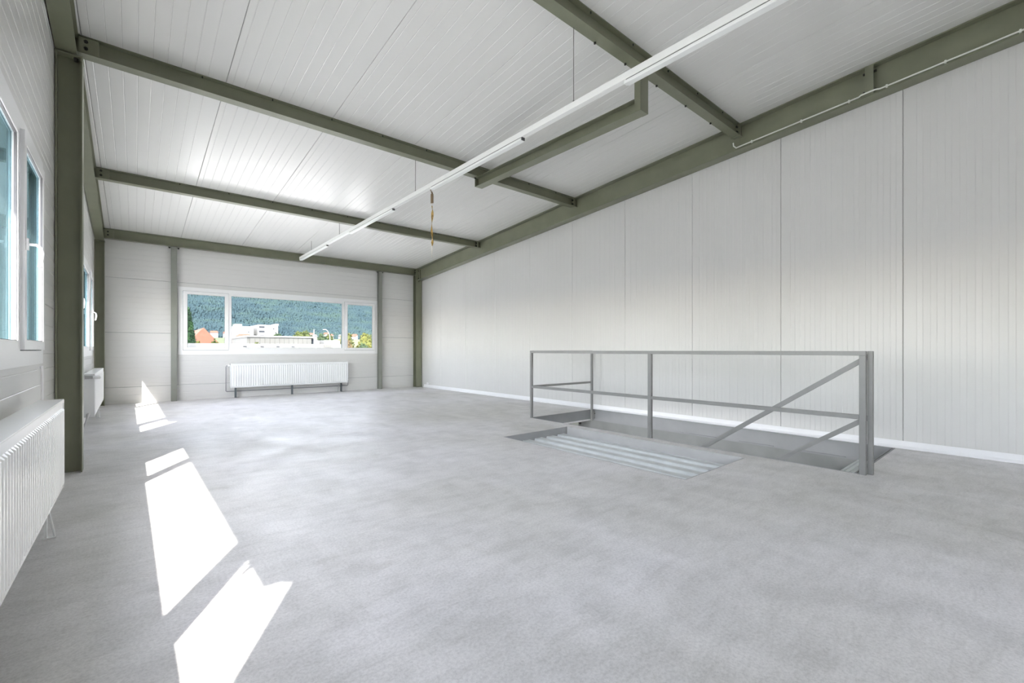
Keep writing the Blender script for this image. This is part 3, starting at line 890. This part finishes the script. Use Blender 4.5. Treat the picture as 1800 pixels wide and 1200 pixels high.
M['forest'] = mat2('hazy_forest', (0.0105, 0.0215, 0.027), (0.0185, 0.033, 0.029), 0.035, c3=(0.0135, 0.026, 0.030))  # blue green base colour carries the distance haze
M['meadow'] = mat2('meadow', (0.04, 0.052, 0.03), (0.065, 0.072, 0.045), 0.02)
M['cliff'] = mat2('pale_cliff', (0.30, 0.30, 0.28), (0.5, 0.5, 0.46), 0.3)
M['yard'] = mat2('pale_yard_asphalt', (0.50, 0.50, 0.485), (0.60, 0.595, 0.575), 0.2)
M['conifer'] = mat2('conifer_green', (0.004, 0.014, 0.006), (0.018, 0.045, 0.014), 1.6)
M['olive'] = mat2('olive_foliage', (0.018, 0.028, 0.008), (0.05, 0.055, 0.014), 0.8)
M['yellow'] = mat2('yellow_foliage', (0.03, 0.038, 0.008), (0.08, 0.075, 0.018), 0.9)
M['green'] = mat2('mid_green_foliage', (0.012, 0.024, 0.012), (0.032, 0.045, 0.02), 0.8)
M['orange'] = mat2('orange_foliage', (0.05, 0.038, 0.02), (0.09, 0.065, 0.035), 0.8)
M['tiles'] = mat2('orange_roof_tiles', (0.085, 0.038, 0.025), (0.11, 0.050, 0.034), 2)
M['render'] = mat('white_render', (0.125, 0.125, 0.122), 0.8)
M['hall'] = mat('pale_grey_cladding', (0.048, 0.047, 0.042), 0.6, var=(0.5, 0.08))
M['dark'] = mat('dark_window_glass', (0.02, 0.022, 0.026), 0.9, spec=0.0)
M['teal'] = mat('teal_reflection', (0.010, 0.030, 0.036), 0.5)  # this and the two blues paint window reflection tones on the outside block
M['paleblue'] = mat('pale_blue_reflection', (0.06, 0.078, 0.082), 0.5)
M['midblue'] = mat('mid_blue_reflection', (0.02, 0.045, 0.058), 0.5)
M['bark'] = mat('bark', (0.06, 0.045, 0.03), 0.9)
M['mast'] = mat('pale_mast', (0.16, 0.165, 0.165), 0.5)

GZ = -4.6
struct(MB().box(-900, -900, GZ - 0.5, 1400, 340, GZ).build('ground', 'yard'), 'pale yard and fields around the building')

# wooded hill
import mathutils.noise as mnoise
def hill():
    nx, ny = 190, 46
    vs, fs = [], []
    for j in range(ny + 1):
        for i in range(nx + 1):
            X = -420 + 1250 * i / nx
            k = j / ny
            Y = 330 + 560 * k
            ridge = 112 + 10 * mnoise.noise(Vector((X * 0.004, 3.1, 0))) + 0.016 * (X - 150)
            prof = max(0.0, (k - 0.06) / 0.94) ** 1.15
            z = GZ + 5 * k * 3 + (ridge - GZ) * (prof * 0.92)
            z += (7 * mnoise.noise(Vector((X * 0.012, Y * 0.012, 0))) + 2.6 * mnoise.noise(Vector((X * 0.05, Y * 0.05, 4)))) * min(1, k * 4)
            if k > 0.12:
                z += 2.3 * abs(mnoise.noise(Vector((X * 0.19, Y * 0.19, 9))))
            vs.append((X, Y, z))
    for j in range(ny):
        for i in range(nx):
            a = j * (nx + 1) + i
            fs.append((a, a + 1, a + nx + 2, a + nx + 1))
    # back drop and skirt so it is solid
    k0 = len(vs)
    for i in range(nx + 1):
        X = -420 + 1250 * i / nx
        vs.append((X, 1150, GZ))
    for i in range(nx):
        a = ny * (nx + 1) + i
        fs.append((a, a + 1, k0 + i + 1, k0 + i))
    return MB().add(vs, fs)
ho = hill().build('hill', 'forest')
struct(ho, 'long wooded hill coloured in hazy blue green behind the town')
struct(MB().add([(-420, 335, GZ - 1), (900, 335, GZ - 1), (900, 372, GZ + 17), (-420, 372, GZ + 13), (-420, 372, GZ - 1), (900, 372, GZ - 1)],
                [(0, 1, 2, 3), (3, 2, 5, 4), (0, 4, 5, 1), (0, 3, 4), (1, 5, 2)]).build('meadow', 'meadow'), 'pale green meadows along the foot of the hill')
# individual tree crowns covering the slope
def crowns(n, x0, x1, y0, y1, rr):
    mb = MB()
    ico = [(0, 0, 1), (0.89, 0, 0.45), (0.28, 0.85, 0.45), (-0.72, 0.53, 0.45), (-0.72, -0.53, 0.45), (0.28, -0.85, 0.45), (0.9, 0.3, -0.4), (-0.2, 0.95, -0.4), (-1, 0, -0.4), (-0.2, -0.95, -0.4), (0.9, -0.3, -0.4)]
    fc = [(0, 1, 2), (0, 2, 3), (0, 3, 4), (0, 4, 5), (0, 5, 1), (1, 6, 2), (2, 6, 7), (2, 7, 3), (3, 7, 8), (3, 8, 4), (4, 8, 9), (4, 9, 5), (5, 9, 10), (5, 10, 1), (1, 10, 6)]
    from mathutils.bvhtree import BVHTree
    me = ho.data
    bt = BVHTree.FromPolygons([v.co[:] for v in me.vertices], [tuple(p.vertices) for p in me.polygons])
    for _ in range(n):
        X = random.uniform(x0, x1); Y = random.uniform(y0, y1)
        h = bt.ray_cast(Vector((X, Y, 900)), Vector((0, 0, -1)))
        if h[0] is None: continue
        r = rr * random.uniform(0.6, 1.35); z = h[0].z
        hgt = r * random.uniform(1.0, 2.0)
        mb.add([(X + a * r, Y + b * r, z + hgt * 0.4 + c * hgt) for a, b, c in ico], fc)
    return mb
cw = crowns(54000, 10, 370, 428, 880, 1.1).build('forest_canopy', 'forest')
tag(cw, 'dense tree canopy coloured in hazy blue green covering the hill', 'forest', kind='stuff')

# blob foliage for nearer trees: a crown of many small leaf clumps
def leafy(mb, c, rx, rz, n, s, cone=False):
    for _ in range(n):
        th = random.uniform(0, 2 * math.pi)
        if cone:
            k = random.random() ** 0.8
            z = c[2] - rz + 2 * rz * (1 - k) * 1.0
            rad = rx * (0.08 + 0.92 * k ** 0.75) * random.uniform(0.75, 1.0)
            p = Vector((c[0] + rad * math.cos(th), c[1] + rad * math.sin(th), c[2] + rz - 2 * rz * k))
        else:
            ph = math.acos(random.uniform(-0.8, 1)); q = random.uniform(0.72, 1.0)
            p = Vector((c[0] + rx * q * math.sin(ph) * math.cos(th), c[1] + rx * q * math.sin(ph) * math.sin(th), c[2] + rz * q * math.cos(ph)))
        u = Vector((random.gauss(0, 1), random.gauss(0, 1), random.gauss(0, 1))).normalized()
        v = u.orthogonal().normalized(); w_ = u.cross(v)
        r = s * random.uniform(0.6, 1.3)
        mb.add([p + v * r, p - v * 0.5 * r + w_ * r, p - v * 0.5 * r - w_ * r, p + u * r * 0.9], [(0, 1, 2), (0, 3, 1), (1, 3, 2), (2, 3, 0)])
def core(mb, c, rx, rz, cone=False):
    prof = [(0, 1), (0.5, 0.8), (0.85, 0.4), (0.9, 0), (0.75, -0.5), (0.3, -0.95)] if not cone else [(0.02, 1), (0.2, 0.65), (0.5, 0.2), (0.75, -0.4), (0.85, -0.85), (0.3, -1)]
    n = 10
    vs = []
    for r, z in prof:
        for j in range(n):
            t_ = 2 * math.pi * j / n
            vs.append((c[0] + rx * r * 0.9 * math.cos(t_), c[1] + rx * r * 0.9 * math.sin(t_), c[2] + rz * z * 0.95))
    fs_ = [(i * n + j, i * n + (j + 1) % n, (i + 1) * n + (j + 1) % n, (i + 1) * n + j) for i in range(len(prof) - 1) for j in range(n)]
    mb.add(vs, fs_ + [tuple(range(n)), tuple((len(prof) - 1) * n + j for j in range(n))])
def tree(name, label, x, y, ztop, rx, m, group=None, cone=False, zlow=None, n=420, s=0.16):
    o = thing(name, label, 'tree', (x, y, GZ), group)
    zl_ = GZ + (0.6 if cone else 1.6) if zlow is None else zlow
    c = (x, y, (ztop + zl_) / 2); rz = (ztop - zl_) / 2
    mb = MB(); core(mb, c, rx, rz, cone); leafy(mb, c, rx, rz, n, s, cone)
    mb.build('foliage', m, o)
    MB().tube([(x, y, GZ), (x, y, zl_ + 0.5 * rz)], [0.22, 0.1], 7).build('trunk', 'bark', o)
    return o
tree('conifer', 'tall dark green conifer behind the left pane of the far window', 3.22, 45, 4.6, 1.12, 'conifer', cone=True, zlow=-3.9, n=1700, s=0.16)
tree('shrub', 'yellow green shrub in front of the conifer', 3.5, 40, 1.80, 0.40, 'yellow', zlow=-2, n=500, s=0.12)
tree('shrub', 'round olive shrub in front of the salmon roof', 4.56, 40, 1.98, 0.46, 'olive', zlow=-2, n=500, s=0.12)
tree('shrub', 'small olive shrub left of the long pale hall', 10.6, 58, 2.0, 0.8, 'olive', zlow=-2, n=350, s=0.15)
TR = [(25.9, 98, 5.1, 1.8, 'olive'), (28.0, 102, 5.3, 1.9, 'olive'), (29.9, 107, 5.0, 1.8, 'green'), (29.9, 97, 4.6, 1.5, 'green'), (32.4, 101, 4.7, 1.8, 'olive'), (24.9, 113, 5.1, 1.5, 'green'),
      (38.6, 107, 5.6, 1.9, 'yellow'), (39.3, 97, 4.9, 1.9, 'yellow'), (42.6, 103, 5.0, 1.9, 'olive'), (43.3, 96, 4.6, 1.9, 'yellow'), (35.6, 99, 3.6, 1.4, 'orange'), (33.2, 92, 2.8, 1.3, 'orange'), (36.3, 88, 3.3, 1.5, 'yellow'), (33.6, 84, 2.5, 1.1, 'green')]
TL = ['leftmost olive tree right of the white apartment block', 'second olive tree right of the white apartment block', 'green tree behind the straight mast', 'green tree between the two masts', 'olive tree behind the curved lamp post', 'small green tree just right of the apartment block',
      'tall yellow green tree at the left edge of the right pane', 'yellow tree in the middle of the right pane', 'olive tree in the right half of the right pane', 'yellow tree at the right edge of the right pane', 'orange brown tree at the right end of the middle pane', 'low orange bush right of the curved lamp post', 'low yellow tree in front in the right pane', 'low green bush at the left edge of the right pane']
for (x_, y_, z_, r_, m_), l_ in zip(TR, TL):
    tree('leafy_tree', l_, x_, y_, z_, r_, m_, 'trees beyond the yard', n=380, s=0.32)

# buildings
def house(label, x0, x1, y0, y1, eave, ridge, m='tiles', along='x'):
    o = thing('house', label, 'house', ((x0 + x1) / 2, (y0 + y1) / 2, GZ))
    MB().box(x0, y0, GZ, x1, y1, eave).build('wall', 'render', o)
    xm, ym = (x0 + x1) / 2, (y0 + y1) / 2; e = 0.5
    if along == 'x':
        rf = MB().add([(x0 - e, y0 - e, eave), (x1 + e, y0 - e, eave), (x1 + e, y1 + e, eave), (x0 - e, y1 + e, eave), (x0 + (x1 - x0) * 0.28, ym, ridge), (x1 - (x1 - x0) * 0.28, ym, ridge)],
                      [(0, 1, 5, 4), (2, 3, 4, 5), (0, 4, 3), (1, 2, 5), (3, 2, 1, 0)])
    else:
        rf = MB().add([(x0 - e, y0 - e, eave), (x1 + e, y0 - e, eave), (x1 + e, y1 + e, eave), (x0 - e, y1 + e, eave), (xm, y0 - e, ridge), (xm, y1 + e, ridge)],
                      [(0, 1, 4), (2, 3, 5), (1, 2, 5, 4), (3, 0, 4, 5), (3, 2, 1, 0)])
    rf.build('roof', m, o)
    for k in range(3):
        xx = x0 + (x1 - x0) * (0.2 + 0.3 * k)
        MB().box(xx, y0 - 0.05, GZ + 1, xx + 0.9, y0 + 0.05, GZ + 2.3).build('pane', 'dark', o)
    return o
house('white house with salmon tiled roof right of the conifer', 6.0, 9.0, 78, 90, 2.0, 4.35, along='y')
house('low house with orange hipped roof in front of the white block', 12.0, 15.2, 80, 88, 2.45, 3.75)

def block(name, label, x0, x1, y0, y1, z1, m='render'):
    o = thing(name, label, 'building', ((x0 + x1) / 2, (y0 + y1) / 2, GZ))
    MB().box(x0, y0, GZ, x1, y1, z1).build('wall', m, o)
    return o
b1 = block('apartment_building', 'plain white block at the left of the middle pane', 21.8, 26.7, 150, 162, 8.1)
MB().box(22.3, 151, 8.1, 23.9, 156, 8.75).build('roof_room', 'render', b1)
MB().box(25.3, 149.95, 6.3, 25.6, 150.05, 6.6).build('pane', 'dark', b1)
b2 = block('apartment_building', 'white block with three dark balcony bands', 27.85, 33.3, 150, 162, 8.7)
MB().box(32.7, 150.5, 8.7, 33.6, 156, 9.15).build('roof_room', 'render', b2)
for z_ in (7.85, 6.5, 5.15):
    MB().box(28.15, 149.93, z_ - 0.08, 29.6, 150.05, z_ + 0.40).build('window_band', 'dark', b2)
for x_, z_ in ((31.9, 7.4), (32.5, 6.2), (31.9, 5.0)):
    MB().box(x_, 149.94, z_, x_ + 0.3, 150.05, z_ + 0.35).build('pane', 'dark', b2)
# long hall with panelled front and row of fins
hl = block('industrial_hall', 'long pale hall with panelled front behind the flat roof', 10.0, 17.1, 60, 74, 2.66, 'hall')
MB().box(9.9, 59.8, 2.66, 17.3, 74, 2.84).build('roof_edge', 'render', hl)
for k in range(13):
    xx = 10.3 + k * 0.53
    MB().box(xx, 59.93, 1.6, xx + 0.51, 60.02, 2.58).build('facade_panel', 'hall', hl)
for k in range(5):
    xx = 17.35 + k * 0.42
    MB().box(xx, 60.2 + k * 0.9, GZ, xx + 0.17, 60.9 + k * 0.9, 2.6 - 0.06 * k).build('fin', 'dark', hl)
    MB().box(xx + 0.17, 60.2 + k * 0.9, GZ, xx + 0.34, 60.9 + k * 0.9, 2.62 - 0.06 * k).build('fin', 'render', hl)
hb_ = block('industrial_hall', 'low white annexe to the right of the long hall', 19.4, 21.5, 62, 70, 2.45)
MB().box(19.5, 61.93, 1.35, 21.0, 62.05, 1.7).build('dark_gate', 'dark', hb_)
# nearer flat roof with white parapet and vents
pr_ = block('flat_roof_building', 'nearby building with white parapet at the sill line', 1.2, 12.6, 35, 50, 1.56)
for x_ in (5.6, 6.65, 7.65, 8.65):
    MB().box(x_, 34.95, 1.34, x_ + 0.22, 35.02, 1.39).build('roof_vent', 'dark', pr_)
MB().box(10.9, 34.95, 1.33, 11.5, 36, 1.52).build('roof_unit', 'hall', pr_)
# village at the foot of the hill
VH = []
vplace = ['at the far left of the left pane', 'second from the left behind the salmon roof', 'third from the left behind the salmon roof', 'between salmon roof and right edge of the left pane', 'at the right edge of the left pane',
          'just right of the white apartment block', 'second right of the apartment block', 'third right of the apartment block', 'above the first olive tree', 'left of the straight mast', 'right of the straight mast', 'midway between the masts',
          'left of the curved lamp arm', 'right of the curved lamp arm', 'near the right edge of the middle pane', 'at the right edge of the middle pane', 'at the left edge of the right pane', 'left of centre in the right pane', 'right of centre in the right pane', 'at the right edge of the right pane']
for k, x_ in enumerate([36, 44, 51.5, 59.5, 67, 112, 119, 126.5, 133.5, 141, 148, 155, 162.5, 170, 177.5, 185, 198, 206, 214.5, 223]):
    y_ = 396 + (k * 37 % 23)
    zt_ = 14.6 + (k * 29 % 17) * 0.12
    wd = 3.6 + (k * 13 % 7) * 0.22
    o = thing('village_house', 'tiny pale village house ' + vplace[k], 'house', (x_, y_, GZ), 'village houses at the foot of the hill')
    MB().box(x_, y_, 5, x_ + wd, y_ + 5, zt_ - 1.5).build('wall', 'render', o)
    MB().add([(x_ - .3, y_ - .3, zt_ - 1.5), (x_ + wd + .3, y_ - .3, zt_ - 1.5), (x_ + wd + .3, y_ + 5.3, zt_ - 1.5), (x_ - .3, y_ + 5.3, zt_ - 1.5), (x_ + .4, y_ + 2.5, zt_), (x_ + wd - .4, y_ + 2.5, zt_)],
             [(0, 1, 5, 4), (2, 3, 4, 5), (0, 4, 3), (1, 2, 5), (3, 2, 1, 0)]).build('roof', 'tiles' if k % 3 else 'hall', o)
# masts
o = tag(MB().tube([(20.7, 71, GZ), (20.7, 71, 4.25)], 0.06, 6).build('mast', 'mast'), 'straight thin pale mast behind the hall', 'mast')
pts = [(22.75, 70, GZ), (22.75, 70, 2.8)] + [(22.75 - 0.65 * math.sin(a_) * 0 - 0.75 * (1 - math.cos(a_)), 70, 2.8 + 1.45 * math.sin(a_)) for a_ in (0.35, 0.7, 1.05, 1.35, 1.57)] + [(21.7, 70, 4.22)]
o = tag(MB().tube(pts, 0.055, 6).build('street_lamp', 'mast'), 'white street lamp with a curved arm', 'street lamp')
# stand-in block outside the left windows, banded in the tones their glass reflects
o = thing('reflection_building', 'stand-in building outside the left windows in their teal and pale blue reflection tones', 'building', (-7, 30, GZ))
MB().box(-13, 26, GZ, -2.0, 40, 11.5).build('wall', 'teal', o)
MB().box(-12.95, 25.93, 5.6, -2.0, 26.0, 8.2).build('blue_band', 'midblue', o)
for k in range(18):
    xx = -12.9 + k * 0.62
    MB().box(xx, 25.86, GZ, xx + 0.34, 26.0, 5.6).build('reflection_strip', 'paleblue', o)
for ob in bpy.data.objects:
    if '_base' in ob: del ob['_base']
